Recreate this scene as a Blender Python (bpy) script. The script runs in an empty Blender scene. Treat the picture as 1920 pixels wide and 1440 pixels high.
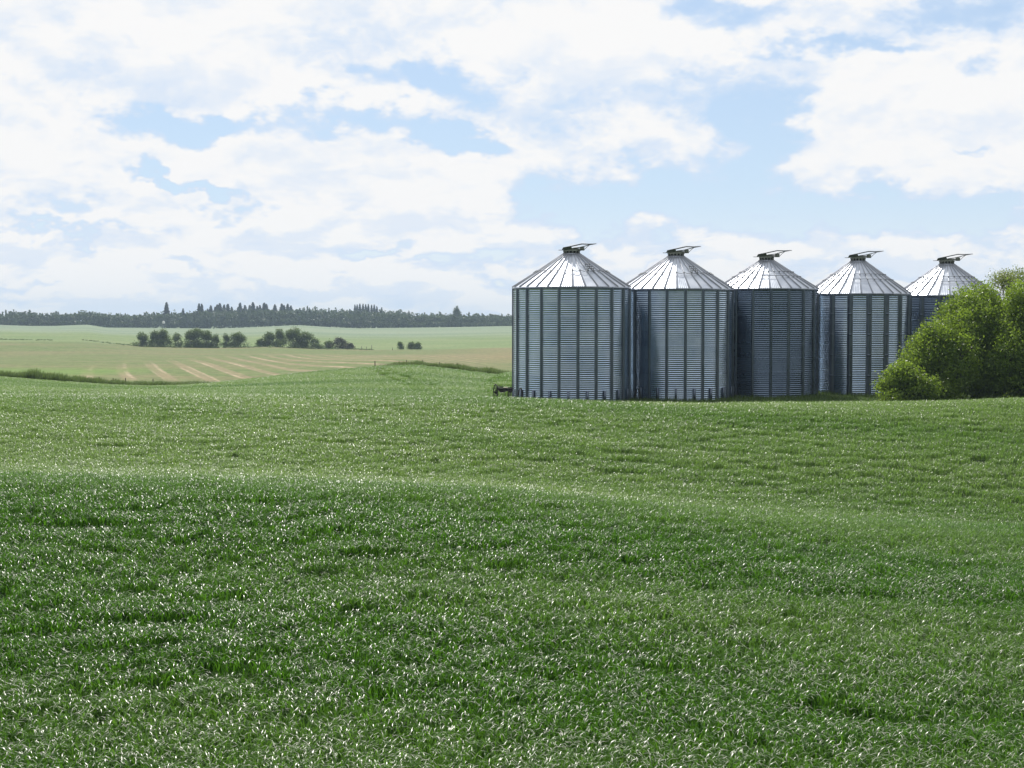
import bpy, math, random
import numpy as np
from math import radians, sin, cos, pi, atan2, sqrt

random.seed(7)
RNG = np.random.default_rng(7)
SC = bpy.context.scene
COL = SC.collection

# ---------------------------------------------------------------- camera
F = 2700.0          # focal length in photo pixels (photo 1920 x 1440)
YH = 604.0          # row of the true horizon
CZ = 5.2            # eye height above the bin yard datum
cam = bpy.data.cameras.new('camera')
cam.sensor_width = 36.0
cam.lens = 36.0 * F / 1920.0
cam.clip_start = 0.1
cam.clip_end = 30000
camo = bpy.data.objects.new('camera', cam)
COL.objects.link(camo)
camo.location = (0, 0, CZ)
camo.rotation_euler = (pi / 2 - math.atan((720 - YH) / F), 0, 0)
SC.camera = camo

# ---------------------------------------------------------------- sun, sky, exposure
SUN_EL, SUN_AZ = radians(46), radians(-10)      # azimuth measured from +Y towards +X
SUN = (sin(SUN_AZ) * cos(SUN_EL), cos(SUN_AZ) * cos(SUN_EL), sin(SUN_EL))
sl = bpy.data.lights.new('sun', 'SUN')
sl.energy = 5.0
sl.angle = radians(0.53)
sl.color = (1.0, 0.955, 0.89)
so = bpy.data.objects.new('sun', sl)
COL.objects.link(so)
from mathutils import Vector
so.rotation_euler = Vector(SUN).to_track_quat('Z', 'Y').to_euler()
so.location = (-40, 100, 120)

SC.view_settings.view_transform = 'Standard'
SC.view_settings.look = 'None'
SC.view_settings.exposure = 0.0
SC.view_settings.gamma = 1.0
SC.view_settings.use_curve_mapping = False
SC.cycles.max_bounces = 5
SC.cycles.diffuse_bounces = 2
SC.cycles.glossy_bounces = 3
SC.cycles.transmission_bounces = 2
SC.cycles.volume_bounces = 0
SC.cycles.transparent_max_bounces = 8
SC.cycles.sample_clamp_indirect = 4.0
SC.cycles.caustics_reflective = False
SC.cycles.caustics_refractive = False
SC.cycles.blur_glossy = 1.0
SC.cycles.use_denoising = True


class NT:
    """small helper to write node graphs"""
    def __init__(self, tree):
        self.t = tree
        self.n = tree.nodes
        self.l = tree.links

    def node(self, typ, **kw):
        n = self.n.new(typ)
        for k, v in kw.items():
            setattr(n, k, v)
        return n

    def put(self, sock, v):
        if v is None:
            return
        if isinstance(v, bpy.types.NodeSocket):
            self.l.new(v, sock)
        else:
            sock.default_value = v

    def math(self, op, a, b=None, c=None, clamp=False):
        n = self.node('ShaderNodeMath', operation=op, use_clamp=clamp)
        self.put(n.inputs[0], a)
        if b is not None:
            self.put(n.inputs[1], b)
        if c is not None:
            self.put(n.inputs[2], c)
        return n.outputs[0]

    def vmath(self, op, a, b=None, c=None):
        n = self.node('ShaderNodeVectorMath', operation=op)
        self.put(n.inputs[0], a)
        if b is not None:
            self.put(n.inputs[1], b)
        if c is not None:
            self.put(n.inputs[2], c)
        return n.outputs['Value'] if op in ('LENGTH', 'DOT_PRODUCT', 'DISTANCE') else n.outputs[0]

    def ramp01(self, v, lo, hi, a=0.0, b=1.0, smooth=True):
        n = self.node('ShaderNodeMapRange', interpolation_type='SMOOTHSTEP' if smooth else 'LINEAR')
        self.put(n.inputs[0], v)
        n.inputs[1].default_value = lo
        n.inputs[2].default_value = hi
        n.inputs[3].default_value = a
        n.inputs[4].default_value = b
        return n.outputs[0]

    def noise(self, vec, scale, detail=4.0, rough=0.5, dist=0.0, dim='3D'):
        n = self.node('ShaderNodeTexNoise', noise_dimensions=dim)
        self.put(n.inputs['Vector'], vec)
        n.inputs['Scale'].default_value = scale
        n.inputs['Detail'].default_value = detail
        n.inputs['Roughness'].default_value = rough
        n.inputs['Distortion'].default_value = dist
        return n.outputs[0]

    def mix(self, f, a, b, mode='MIX'):
        n = self.node('ShaderNodeMix', data_type='RGBA', blend_type=mode)
        self.put(n.inputs[0], f)
        for s, v in ((n.inputs[6], a), (n.inputs[7], b)):
            if isinstance(v, tuple) and len(v) == 3:
                v = (*v, 1.0)
            self.put(s, v)
        return n.outputs[2]

    def sep(self, v):
        n = self.node('ShaderNodeSeparateXYZ')
        self.put(n.inputs[0], v)
        return n.outputs

    def comb(self, x, y, z):
        n = self.node('ShaderNodeCombineXYZ')
        for s, v in zip(n.inputs, (x, y, z)):
            self.put(s, v)
        return n.outputs[0]


def azel(px, row):
    a = math.atan((px - 960) / F)
    return a, math.atan((YH - row) / F * cos(a))


world = bpy.data.worlds.new('World')
SC.world = world
world.use_nodes = True
world.cycles.sampling_method = 'MANUAL'
world.cycles.sample_map_resolution = 256
wt = NT(world.node_tree)
wt.n.clear()
sky = wt.node('ShaderNodeTexSky', sky_type='NISHITA')
sky.sun_disc = False
sky.sun_elevation = SUN_EL
sky.sun_rotation = SUN_AZ
sky.air_density = 1.0
sky.dust_density = 0.6
sky.ozone_density = 2.0
SKY_STRENGTH = 0.085
tc = wt.node('ShaderNodeTexCoord')
D = tc.outputs['Generated']
dx, dy, dz = wt.sep(D)
zc = wt.math('MAXIMUM', dz, 0.0)
az = wt.math('ARCTAN2', dx, dy)
el = wt.math('ARCSINE', dz)
# wobble so that the openings between the clouds get ragged, billowing borders
wob = wt.node('ShaderNodeTexNoise')
wt.put(wob.inputs['Vector'], wt.vmath('MULTIPLY', D, (1.0, 1.0, 1.7)))
wob.inputs['Scale'].default_value = 16.0
wob.inputs['Detail'].default_value = 4.0
wob.inputs['Roughness'].default_value = 0.60
wv = wt.vmath('SUBTRACT', wob.outputs['Color'], (0.5, 0.5, 0.5))
AE = wt.vmath('ADD', wt.comb(az, el, 0.0), wt.vmath('MULTIPLY', wv, (0.15, 0.085, 0.0)))
GAPS = [  # centre px, row, half width, half height, weight : openings seen in this sky
    (600, 250, 330, 34, 0.34), (330, 235, 110, 30, 0.16), (800, 150, 150, 34, 0.30), (345, 335, 130, 13, 0.30),
    (120, 380, 110, 20, 0.20), (430, 392, 55, 30, 0.26), (1330, 175, 190, 60, 0.26),
    (1300, 365, 300, 72, 0.42), (1090, 400, 150, 40, 0.2), (1720, 405, 220, 46, 0.36), (1400, 25, 150, 30, 0.22),
    (1580, 88, 170, 16, 0.22), (1780, 20, 200, 30, 0.20), (110, 426, 170, 10, 0.22),
    (720, 465, 90, 14, 0.24), (880, 510, 110, 22, 0.26), (310, 518, 90, 16, 0.24), (1440, 250, 70, 60, 0.24),
    (1850, 130, 60, 26, 0.18), (880, 250, 80, 26, 0.2), (80, 515, 80, 10, 0.14), (620, 520, 70, 12, 0.16), (1770, 292, 60, 10, 0.2),
]
gsum = None
for (px, row, hw, hh, w) in GAPS:
    a0, e0 = azel(px, row)
    sx, sy = F / (hw * 1.05), F / (hh * 1.35)
    v = wt.vmath('MULTIPLY_ADD', AE, (sx, sy, 0.0), (-a0 * sx, -e0 * sy, 0.0))
    g = wt.ramp01(wt.vmath('LENGTH', v), 1.5, 0.0, 0.0, w * 1.28)
    gsum = g if gsum is None else wt.math('ADD', gsum, g)
DW = wt.vmath('MULTIPLY_ADD', wv, (0.035, 0.035, 0.025), D)
band_w = wt.ramp01(dz, 0.02, 0.15)


def heaps(vec, detail):
    """heaped clouds: broad masses high up, smaller flatter ones towards the horizon"""
    hi = wt.noise(wt.vmath('MULTIPLY', vec, (1.0, 1.0, 1.75)), 8.5, detail, 0.55)
    lo = wt.noise(wt.vmath('MULTIPLY', vec, (1.0, 1.0, 3.2)), 17.0, detail - 1, 0.55)
    return wt.math('ADD', wt.math('MULTIPLY', hi, band_w), wt.math('MULTIPLY', lo, wt.math('SUBTRACT', 1.0, band_w)))


n1 = heaps(DW, 7.0)
n1s = heaps(wt.vmath('ADD', DW, (SUN[0] * 0.006, 0.0, 0.013)), 4.0)
nb = wt.noise(wt.vmath('MULTIPLY', DW, (1.0, 1.0, 1.6)), 34.0, 3.0, 0.55)
billow = wt.math('SUBTRACT', 0.22, wt.math('ABSOLUTE', wt.math('SUBTRACT', nb, 0.5)))
cov = wt.math('MULTIPLY_ADD', billow, 0.34, n1)
cov = wt.math('SUBTRACT', cov, gsum)
mask = wt.ramp01(cov, 0.20, 0.39)
thick = wt.ramp01(cov, 0.27, 0.51)
lit = wt.ramp01(wt.math('MULTIPLY_ADD', billow, 0.20, wt.math('SUBTRACT', n1, n1s)), -0.09, 0.08)
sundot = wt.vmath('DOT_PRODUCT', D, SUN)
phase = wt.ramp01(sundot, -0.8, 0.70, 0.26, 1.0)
ccol = wt.mix(wt.math('MULTIPLY', thick, wt.math('MULTIPLY_ADD', lit, 0.55, 0.45)), (0.66, 0.78, 0.95), (0.97, 0.965, 0.96))
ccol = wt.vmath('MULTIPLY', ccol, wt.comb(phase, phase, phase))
skyc = wt.vmath('MULTIPLY', sky.outputs[0], (SKY_STRENGTH * 0.80, SKY_STRENGTH * 0.92, SKY_STRENGTH * 1.12))
veil = wt.ramp01(dz, 0.0, 0.18, 0.86, 0.54)
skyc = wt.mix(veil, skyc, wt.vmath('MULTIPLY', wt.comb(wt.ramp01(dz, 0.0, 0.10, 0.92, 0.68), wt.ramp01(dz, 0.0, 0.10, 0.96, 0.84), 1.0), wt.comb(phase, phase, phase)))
fin = wt.mix(mask, skyc, ccol)
bg = wt.node('ShaderNodeBackground')
wt.put(bg.inputs['Color'], fin)
bg.inputs['Strength'].default_value = 1.0
wo = wt.node('ShaderNodeOutputWorld')
wt.l.new(bg.outputs[0], wo.inputs[0])


# ================================================================ helpers
def tag(o, label=None, cat=None, group=None, kind=None):
    if label:
        o['label'] = label
    if cat:
        o['category'] = cat
    if group:
        o['group'] = group
    if kind:
        o['kind'] = kind
    return o


def mesh_np(name, V, faces, mat=None, smooth=False):
    """faces: int array (n,3) or (n,4), or a list of such arrays"""
    me = bpy.data.meshes.new(name)
    V = np.asarray(V, dtype=np.float32)
    if not isinstance(faces, list):
        faces = [faces]
    faces = [np.asarray(f, dtype=np.int32) for f in faces if len(f)]
    nl = sum(f.size for f in faces)
    npoly = sum(len(f) for f in faces)
    me.vertices.add(len(V))
    me.vertices.foreach_set('co', V.ravel())
    me.loops.add(nl)
    me.loops.foreach_set('vertex_index', np.concatenate([f.ravel() for f in faces]))
    me.polygons.add(npoly)
    tot = np.concatenate([np.full(len(f), f.shape[1], dtype=np.int32) for f in faces])
    start = np.concatenate([[0], np.cumsum(tot)[:-1]]).astype(np.int32)
    me.polygons.foreach_set('loop_start', start)
    me.polygons.foreach_set('loop_total', tot)
    if smooth:
        me.polygons.foreach_set('use_smooth', np.ones(npoly, dtype=bool))
    me.update(calc_edges=True)
    me.validate()
    if mat:
        me.materials.append(mat)
    return me


def add(name, me, parent=None, loc=None, rot=None):
    o = bpy.data.objects.new(name, me)
    COL.objects.link(o)
    if parent:
        o.parent = parent
    if loc is not None:
        o.location = loc
    if rot is not None:
        o.rotation_euler = rot
    return o


class MB:
    """collects quads/tris of one part"""
    def __init__(self):
        self.V, self.Q, self.T, self.n = [], [], [], 0

    def addv(self, verts, quads=(), tris=()):
        self.V.append(np.asarray(verts, dtype=float))
        if len(quads):
            self.Q.append(np.asarray(quads, dtype=int) + self.n)
        if len(tris):
            self.T.append(np.asarray(tris, dtype=int) + self.n)
        self.n += len(verts)
        return self

    def box(self, c, s, rz=0.0, taper=1.0):
        x, y, z = s[0] / 2, s[1] / 2, s[2] / 2
        v = np.array([[-x, -y, -z], [x, -y, -z], [x, y, -z], [-x, y, -z],
                      [-x * taper, -y * taper, z], [x * taper, -y * taper, z], [x * taper, y * taper, z], [-x * taper, y * taper, z]])
        R = np.array([[cos(rz), -sin(rz), 0], [sin(rz), cos(rz), 0], [0, 0, 1]])
        v = v @ R.T + np.array(c)
        return self.addv(v, [[0, 3, 2, 1], [4, 5, 6, 7], [0, 1, 5, 4], [1, 2, 6, 5], [2, 3, 7, 6], [3, 0, 4, 7]])

    def tube(self, pts, radii, n=8, cap=True):
        pts = [np.array(p, dtype=float) for p in pts]
        if not hasattr(radii, '__len__'):
            radii = [radii] * len(pts)
        rings = []
        ref = np.array([0.0, 0.0, 1.0])
        for i, p in enumerate(pts):
            t = pts[min(i + 1, len(pts) - 1)] - pts[max(i - 1, 0)]
            t = t / (np.linalg.norm(t) + 1e-9)
            a = ref if abs(t @ ref) < 0.9 else np.array([1.0, 0, 0])
            u = np.cross(a, t)
            u /= np.linalg.norm(u)
            w = np.cross(t, u)
            rings.append([p + radii[i] * (cos(2 * pi * k / n) * u + sin(2 * pi * k / n) * w) for k in range(n)])
        v = np.array(rings).reshape(-1, 3)
        q = []
        for i in range(len(pts) - 1):
            for k in range(n):
                k2 = (k + 1) % n
                q.append([i * n + k, i * n + k2, (i + 1) * n + k2, (i + 1) * n + k])
        self.addv(v, q)
        if cap:
            for i, rev in ((0, True), (len(pts) - 1, False)):
                c = np.array(rings[i]).mean(0)
                vv = np.vstack([rings[i], [c]])
                tt = [[k, (k + 1) % n, n] for k in range(n)]
                if rev:
                    tt = [t[::-1] for t in tt]
                self.addv(vv, (), tt)
        return self

    def lathe(self, prof, n=32, a0=0.0, a1=2 * pi):
        full = abs(a1 - a0 - 2 * pi) < 1e-6
        m = n if full else n + 1
        v = [[r * sin(a0 + (a1 - a0) * k / n), -r * cos(a0 + (a1 - a0) * k / n), z] for (r, z) in prof for k in range(m)]
        q = []
        for i in range(len(prof) - 1):
            for k in range(n):
                k2 = (k + 1) % m
                q.append([i * m + k, i * m + k2, (i + 1) * m + k2, (i + 1) * m + k])
        return self.addv(v, q)

    def mesh(self, name, mat, smooth=False):
        f = []
        if self.Q:
            f.append(np.vstack(self.Q))
        if self.T:
            f.append(np.vstack(self.T))
        return mesh_np(name, np.vstack(self.V), f, mat, smooth)

    def build(self, name, mat, parent=None, smooth=False, loc=None, rot=None):
        return add(name, self.mesh(name, mat, smooth), parent, loc, rot)


def empty(name, loc, rz=0.0):
    o = bpy.data.objects.new(name, None)
    COL.objects.link(o)
    o.location = loc
    o.rotation_euler = (0, 0, rz)
    o.empty_display_size = 0.5
    return o


def copy_tree(o, parent=None):
    c = o.copy()
    COL.objects.link(c)
    c.parent = parent
    for ch in list(o.children):
        copy_tree(ch, c)
    return c


# value noise in numpy (for layout only)
_perm = np.random.default_rng(3).random((256, 256))


def vnoise(x, y):
    x = np.asarray(x, dtype=float)
    y = np.asarray(y, dtype=float)
    xi, yi = np.floor(x).astype(int), np.floor(y).astype(int)
    fx, fy = x - xi, y - yi
    fx, fy = fx * fx * (3 - 2 * fx), fy * fy * (3 - 2 * fy)
    g = lambda i, j: _perm[i & 255, j & 255]
    return (g(xi, yi) * (1 - fx) + g(xi + 1, yi) * fx) * (1 - fy) + (g(xi, yi + 1) * (1 - fx) + g(xi + 1, yi + 1) * fx) * fy


def fbm(x, y, o=4):
    s, a, t = 0.0, 1.0, 0.0
    for k in range(o):
        s = s + a * vnoise(x * 2 ** k + 17.3 * k, y * 2 ** k + 9.1 * k)
        t += a
        a *= 0.5
    return s / t


def sstep(x, a, b):
    t = np.clip((np.asarray(x, dtype=float) - a) / (b - a), 0, 1)
    return t * t * (3 - 2 * t)


# ================================================================ terrain
def tab(*p):
    xs, ys = np.array(p[0::2], float), np.array(p[1::2], float)
    return lambda q: np.interp(q, xs, ys)


R1 = tab(-300, 878, 0, 886, 500, 896, 900, 917, 1100, 931, 1300, 947, 1500, 965, 1920, 985, 2300, 995)    # first crest
R2 = tab(-300, 730, 0, 734, 400, 738, 900, 742, 1000, 745, 1100, 748, 1300, 753, 1500, 752, 1700, 749, 1920, 744, 2300, 740)  # second crest
BW = tab(-300, 690, 0, 705, 100, 713, 200, 720, 270, 722.5, 340, 721, 400, 717, 480, 708, 560, 698, 640, 690, 720, 684, 780, 682, 850, 691, 960, 706, 1100, 716, 2300, 716)  # far edge of the wheat
HID = tab(-300, 0.15, 300, 0.15, 440, 1.6, 760, 1.6, 860, 0.6, 2300, 0.6)
GR = tab(-300, 640, 0, 640, 150, 642, 270, 650, 400, 652, 500, 650, 600, 655, 700, 657, 800, 656, 960, 652, 2300, 650)
TR = tab(-300, 611, 0, 609, 60, 611, 100, 611, 165, 608.5, 200, 614, 300, 615, 400, 616, 480, 613, 560, 609.5, 620, 613.5, 670, 615.5, 760, 614.5, 860, 613, 960, 611, 2300, 611)
HILL = tab(-300, 606, 200, 606, 380, 598, 500, 594, 600, 595, 720, 598, 850, 604, 2300, 606)
CROP = 0.42
D_EDGE = 172.0
AD = np.array([0, 12, 24, 35, 46, 56, 64, 76, 88, 94, 115, 145, 170, 176, 205, 300, 450, 600, 900, 1150, 1300, 1345, 1700, 3000, 5200], float)


def anchors(px):
    px = np.clip(px, -300, 2300)
    rz = lambda d, row: CZ - d * (row - YH) / F
    r1, r2, b = R1(px), R2(px), BW(px)
    z = [None] * len(AD)
    z[0] = 3.3 + 0 * px
    z[1] = 0.55 + 0 * px
    z[2] = rz(24, 1440) + 0 * px
    z[4] = rz(46, r1)
    z[3] = z[2] * 0.5 + z[4] * 0.5 - 0.10
    z[5] = rz(56, r1) - 0.30
    z[6] = rz(64, r1 - 14)
    z[8] = rz(88, r2)
    z[7] = z[6] * 0.47 + z[8] * 0.53 + 0.03
    for i in (2, 3, 4, 5, 6, 7, 8):
        z[i] = z[i] - CROP
    yard = sstep(px, 905, 960)
    z[9] = (rz(94, r2) - 0.55 - CROP * 0.5) * (1 - yard) + (-0.35) * yard
    z[10] = (rz(115, r2 - 7) - CROP) * (1 - yard) + (-0.35) * yard
    zb = rz(170, b) - CROP
    z[11] = (rz(145, (r2 - 8) * 0.42 + b * 0.58) - CROP) * (1 - yard) + (-0.2) * yard
    z[12] = zb
    z[13] = zb - 0.05
    z[14] = rz(205, b - 3) - HID(px)
    z[15] = rz(300, np.minimum(692, b - 8))
    z[16] = rz(450, np.minimum(668, b - 15))
    z[17] = rz(600, GR(px))
    z[18] = rz(900, 0.5 * GR(px) + 0.5 * TR(px) - 3)
    z[19] = rz(1150, TR(px) + 4)
    z[20] = rz(1300, TR(px))
    z[21] = rz(1345, TR(px)) - 1.2
    z[22] = rz(1700, HILL(px))
    z[23] = rz(3000, HILL(px) + 2)
    z[24] = rz(5200, HILL(px) + 3)
    return np.array(z)          # (anchors, points)


def profile(px, d):
    Z = anchors(px)
    n = len(AD)
    h = np.diff(AD)[:, None]
    s = np.diff(Z, axis=0) / h
    m = np.zeros_like(Z)
    m[0], m[-1] = s[0], s[-1]
    w1, w2 = 2 * h[1:] + h[:-1], h[1:] + 2 * h[:-1]
    same = s[:-1] * s[1:] > 0
    with np.errstate(divide='ignore', invalid='ignore'):
        hm = (w1 + w2) / (w1 / s[:-1] + w2 / s[1:])
    m[1:-1] = np.where(same, hm, 0)
    d = np.clip(d, 0, AD[-1] - 1e-3)
    k = np.clip(np.searchsorted(AD, d, side='right') - 1, 0, n - 2)
    i = np.arange(len(d))
    hh = AD[k + 1] - AD[k]
    t = (d - AD[k]) / hh
    z0, z1, m0, m1 = Z[k, i], Z[k + 1, i], m[k, i], m[k + 1, i]
    t2, t3 = t * t, t * t * t
    return (2 * t3 - 3 * t2 + 1) * z0 + (t3 - 2 * t2 + t) * hh * m0 + (-2 * t3 + 3 * t2) * z1 + (t3 - t2) * hh * m1


def height(x, y):
    x = np.atleast_1d(np.asarray(x, float))
    y = np.atleast_1d(np.asarray(y, float))
    r = np.hypot(x, y)
    a = np.arctan2(x, y)
    d = r * np.maximum(np.cos(a), 0.9)
    px = 960 + F * np.tan(np.clip(a, -0.6, 0.6))
    z = profile(px, d)
    # small swells in the near field
    nearw = sstep(d, 14, 26) * (1 - sstep(d, 150, 200))
    yardw = sstep(px, 905, 960) * sstep(d, 88, 93)
    z = z + nearw * (1 - yardw) * 0.30 * (fbm(x * 0.09 + 5, y * 0.16 + 2, 3) - 0.5)
    farw = sstep(d, 240, 420)
    z = z + farw * 0.9 * (fbm(x * 0.018 + 3, y * 0.010, 3) - 0.5) * (1 - 0.75 * sstep(d, 1100, 1290))
    back = sstep(np.abs(a), 1.1, 1.7)
    return z * (1 - back) + (3.3 - 0.012 * r + 0.6 * (fbm(x * 0.02, y * 0.02, 2) - 0.5)) * back


def h1(x, y):
    return float(height(x, y)[0])


def at(px, d):
    """ground point on the line of sight of photo column px at distance d"""
    x = (px - 960) * d / F
    return x, d, h1(x, d)


def zrow(d, row):
    return CZ - d * (row - YH) / F


# ================================================================ materials
def new_mat(name):
    m = bpy.data.materials.new(name)
    m.use_nodes = True
    t = NT(m.node_tree)
    t.n.clear()
    out = t.node('ShaderNodeOutputMaterial')
    return m, t, out


def principled(t, out, color, rough=0.6, metal=0.0, spec=0.5, normal=None):
    b = t.node('ShaderNodeBsdfPrincipled')
    if isinstance(color, tuple) and len(color) == 3:
        color = (*color, 1.0)
    t.put(b.inputs['Base Color'], color)
    t.put(b.inputs['Roughness'], rough)
    t.put(b.inputs['Metallic'], metal)
    t.put(b.inputs['Specular IOR Level'], spec)
    if normal is not None:
        t.put(b.inputs['Normal'], normal)
    t.l.new(b.outputs[0], out.inputs[0])
    return b


def bump(t, h, strength=0.3, dist=0.05):
    n = t.node('ShaderNodeBump')
    n.inputs['Strength'].default_value = strength
    n.inputs['Distance'].default_value = dist
    t.put(n.inputs['Height'], h)
    return n.outputs[0]


def mat_ground():
    m, t, out = new_mat('ground_fields')
    geo = t.node('ShaderNodeNewGeometry')
    pos = geo.outputs['Position']
    X, Y, Z = t.sep(pos)
    nbig = t.noise(pos, 0.02, 3, 0.5)
    nmid = t.noise(pos, 0.15, 4, 0.6)
    nfine = t.noise(pos, 1.6, 4, 0.65)
    soil = t.mix(nmid, (0.034, 0.066, 0.014), (0.060, 0.105, 0.026))
    # hay field : green regrowth with tan bands and pale swaths left by the mower
    sw = t.math('ADD', t.math('MULTIPLY', X, 0.963), t.math('MULTIPLY', Y, 0.27))
    sw = t.math('ADD', sw, t.math('MULTIPLY', t.noise(pos, 0.0045, 1, 0.5), 7.0))
    sww = t.math('ADD', sw, t.math('MULTIPLY', t.noise(pos, 0.22, 4, 0.65), 1.5))
    band = t.math('SINE', t.math('MULTIPLY', sww, 2 * pi / 2.3))
    lane = t.ramp01(band, 0.0, 0.9)
    band2 = t.ramp01(t.math('SINE', t.math('MULTIPLY_ADD', sww, 2 * pi / 6.6, 1.3)), 0.1, 0.8)
    stretch = t.comb(t.math('MULTIPLY', sw, 0.16), t.math('MULTIPLY', Y, 0.016), 0.0)
    swpatch = t.math('MULTIPLY', band2, t.ramp01(t.noise(stretch, 1.0, 4, 0.65), 0.42, 0.60))
    # where the drying hay lies: middle of the hay field
    hayz = t.math('MULTIPLY', t.ramp01(X, -102, -70), t.math('MULTIPLY', t.ramp01(X, 6, -22), t.math('MULTIPLY', t.ramp01(Y, 520, 430), t.ramp01(Y, 215, 245))))
    stub = t.mix(t.ramp01(nmid, 0.35, 0.65), (0.092, 0.140, 0.036), (0.140, 0.162, 0.058))
    tanpat = t.ramp01(t.noise(t.comb(t.math('MULTIPLY', X, 0.010), t.math('MULTIPLY', Y, 0.026), 1.0), 1.0, 4, 0.6), 0.42, 0.62)
    stub = t.mix(t.math('MULTIPLY', tanpat, 0.55), stub, (0.180, 0.155, 0.074))
    stub = t.mix(t.math('MULTIPLY', t.math('MULTIPLY', band2, hayz), 0.6), stub, (0.25, 0.190, 0.115))
    stub = t.mix(t.math('MULTIPLY', t.math('MULTIPLY', lane, hayz), swpatch), stub, (0.34, 0.275, 0.18))
    rt = t.math('MULTIPLY', t.ramp01(X, -40, 10), t.ramp01(Y, 330, 420))
    stub = t.mix(t.math('MULTIPLY', rt, 0.5), stub, (0.225, 0.160, 0.085))
    # fresh green near the two ends of the fence
    gl = t.math('MULTIPLY', t.ramp01(Y, 330, 270), t.ramp01(X, -66, -84))
    gr = t.math('MULTIPLY', t.ramp01(Y, 290, 235), t.ramp01(X, -16, -4))
    fresh = t.math('MULTIPLY', t.math('ADD', gl, gr, clamp=True), t.ramp01(nbig, 0.30, 0.55, 0.55, 1.0))
    stub = t.mix(t.math('MULTIPLY', fresh, 0.9), stub, (0.115, 0.205, 0.032))
    # pasture beyond the grove, then a blue-green cereal below the wood
    past = t.mix(t.ramp01(nbig, 0.35, 0.65), (0.125, 0.185, 0.060), (0.160, 0.205, 0.080))
    cer = t.mix(t.ramp01(t.noise(t.comb(t.math('MULTIPLY', X, 0.004), t.math('MULTIPLY', Y, 0.02), 0.0), 1.0, 4, 0.6), 0.35, 0.65), (0.140, 0.195, 0.115), (0.195, 0.240, 0.150))
    yw = t.math('ADD', Y, t.math('MULTIPLY', t.math('SUBTRACT', nbig, 0.5), 60))
    yv = t.math('ADD', Y, t.math('MULTIPLY', t.math('SUBTRACT', nmid, 0.5), 5))
    col = t.mix(t.ramp01(yv, 173, 176), soil, stub)
    col = t.mix(t.ramp01(yw, 596, 620), col, past)
    col = t.mix(t.ramp01(yw, 800, 1010), col, cer)
    # worn grass of the bin yard
    att = t.node('ShaderNodeAttribute', attribute_name='yard')
    yd = t.mix(t.ramp01(nfine, 0.35, 0.65), (0.050, 0.080, 0.025), (0.110, 0.110, 0.055))
    col = t.mix(att.outputs['Fac'], col, yd)
    grain = t.noise(t.comb(t.math('MULTIPLY', X, 1.0), t.math('MULTIPLY', Y, 0.35), 0.0), 0.55, 5, 0.75)
    var = t.math('MULTIPLY', t.ramp01(nfine, 0.2, 0.8, 0.82, 1.18), t.ramp01(grain, 0.25, 0.75, 0.62, 1.38, False))
    col = t.vmath('MULTIPLY', col, t.comb(var, var, var))
    principled(t, out, col, 0.95, 0, 0.15, bump(t, nfine, 0.5, 0.15))
    return m


def mat_leaf(name, lo, hi, trans, rough=0.42, spec=0.45, tmix=0.38, tip=None, var_scale=0.25):
    m, t, out = new_mat(name)
    geo = t.node('ShaderNodeNewGeometry')
    rnd = geo.outputs['Random Per Island']
    n = t.noise(geo.outputs['Position'], var_scale, 3, 0.6)
    f = t.math('ADD', t.math('MULTIPLY', rnd, 0.6), t.math('MULTIPLY', t.ramp01(n, 0.3, 0.7), 0.4))
    col = t.mix(f, lo, hi)
    b = t.node('ShaderNodeBsdfPrincipled')
    t.put(b.inputs['Base Color'], col)
    b.inputs['Roughness'].default_value = rough
    b.inputs['Specular IOR Level'].default_value = spec
    tr = t.node('ShaderNodeBsdfTranslucent')
    t.put(tr.inputs['Color'], t.mix(f, tuple(c * 0.75 for c in trans), trans))
    mx = t.node('ShaderNodeMixShader')
    mx.inputs[0].default_value = tmix
    t.l.new(b.outputs[0], mx.inputs[1])
    t.l.new(tr.outputs[0], mx.inputs[2])
    t.l.new(mx.outputs[0], out.inputs[0])
    return m


def mat_wheat():
    m, t, out = new_mat('wheat_leaf')
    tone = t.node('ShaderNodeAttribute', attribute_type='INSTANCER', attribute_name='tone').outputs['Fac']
    wax = t.node('ShaderNodeAttribute', attribute_name='wax').outputs['Fac']     # pale flag leaf tips, sun glints painted into their colour
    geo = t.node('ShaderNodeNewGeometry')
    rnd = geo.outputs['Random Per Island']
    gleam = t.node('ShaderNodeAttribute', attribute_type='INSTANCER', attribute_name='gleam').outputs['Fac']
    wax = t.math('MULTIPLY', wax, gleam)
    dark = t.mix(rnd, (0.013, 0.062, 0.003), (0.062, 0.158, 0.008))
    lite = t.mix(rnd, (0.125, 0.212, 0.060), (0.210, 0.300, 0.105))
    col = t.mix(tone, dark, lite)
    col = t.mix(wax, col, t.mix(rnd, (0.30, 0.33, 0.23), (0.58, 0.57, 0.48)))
    b = t.node('ShaderNodeBsdfPrincipled')
    t.put(b.inputs['Base Color'], col)
    b.inputs['Roughness'].default_value = 0.36
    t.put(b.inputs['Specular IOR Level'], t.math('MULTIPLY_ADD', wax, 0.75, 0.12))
    tr = t.node('ShaderNodeBsdfTranslucent')
    t.put(tr.inputs['Color'], t.mix(tone, (0.120, 0.32, 0.016), (0.28, 0.46, 0.08)))
    mx = t.node('ShaderNodeMixShader')
    mx.inputs[0].default_value = 0.36
    t.l.new(b.outputs[0], mx.inputs[1])
    t.l.new(tr.outputs[0], mx.inputs[2])
    t.l.new(mx.outputs[0], out.inputs[0])
    return m


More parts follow.
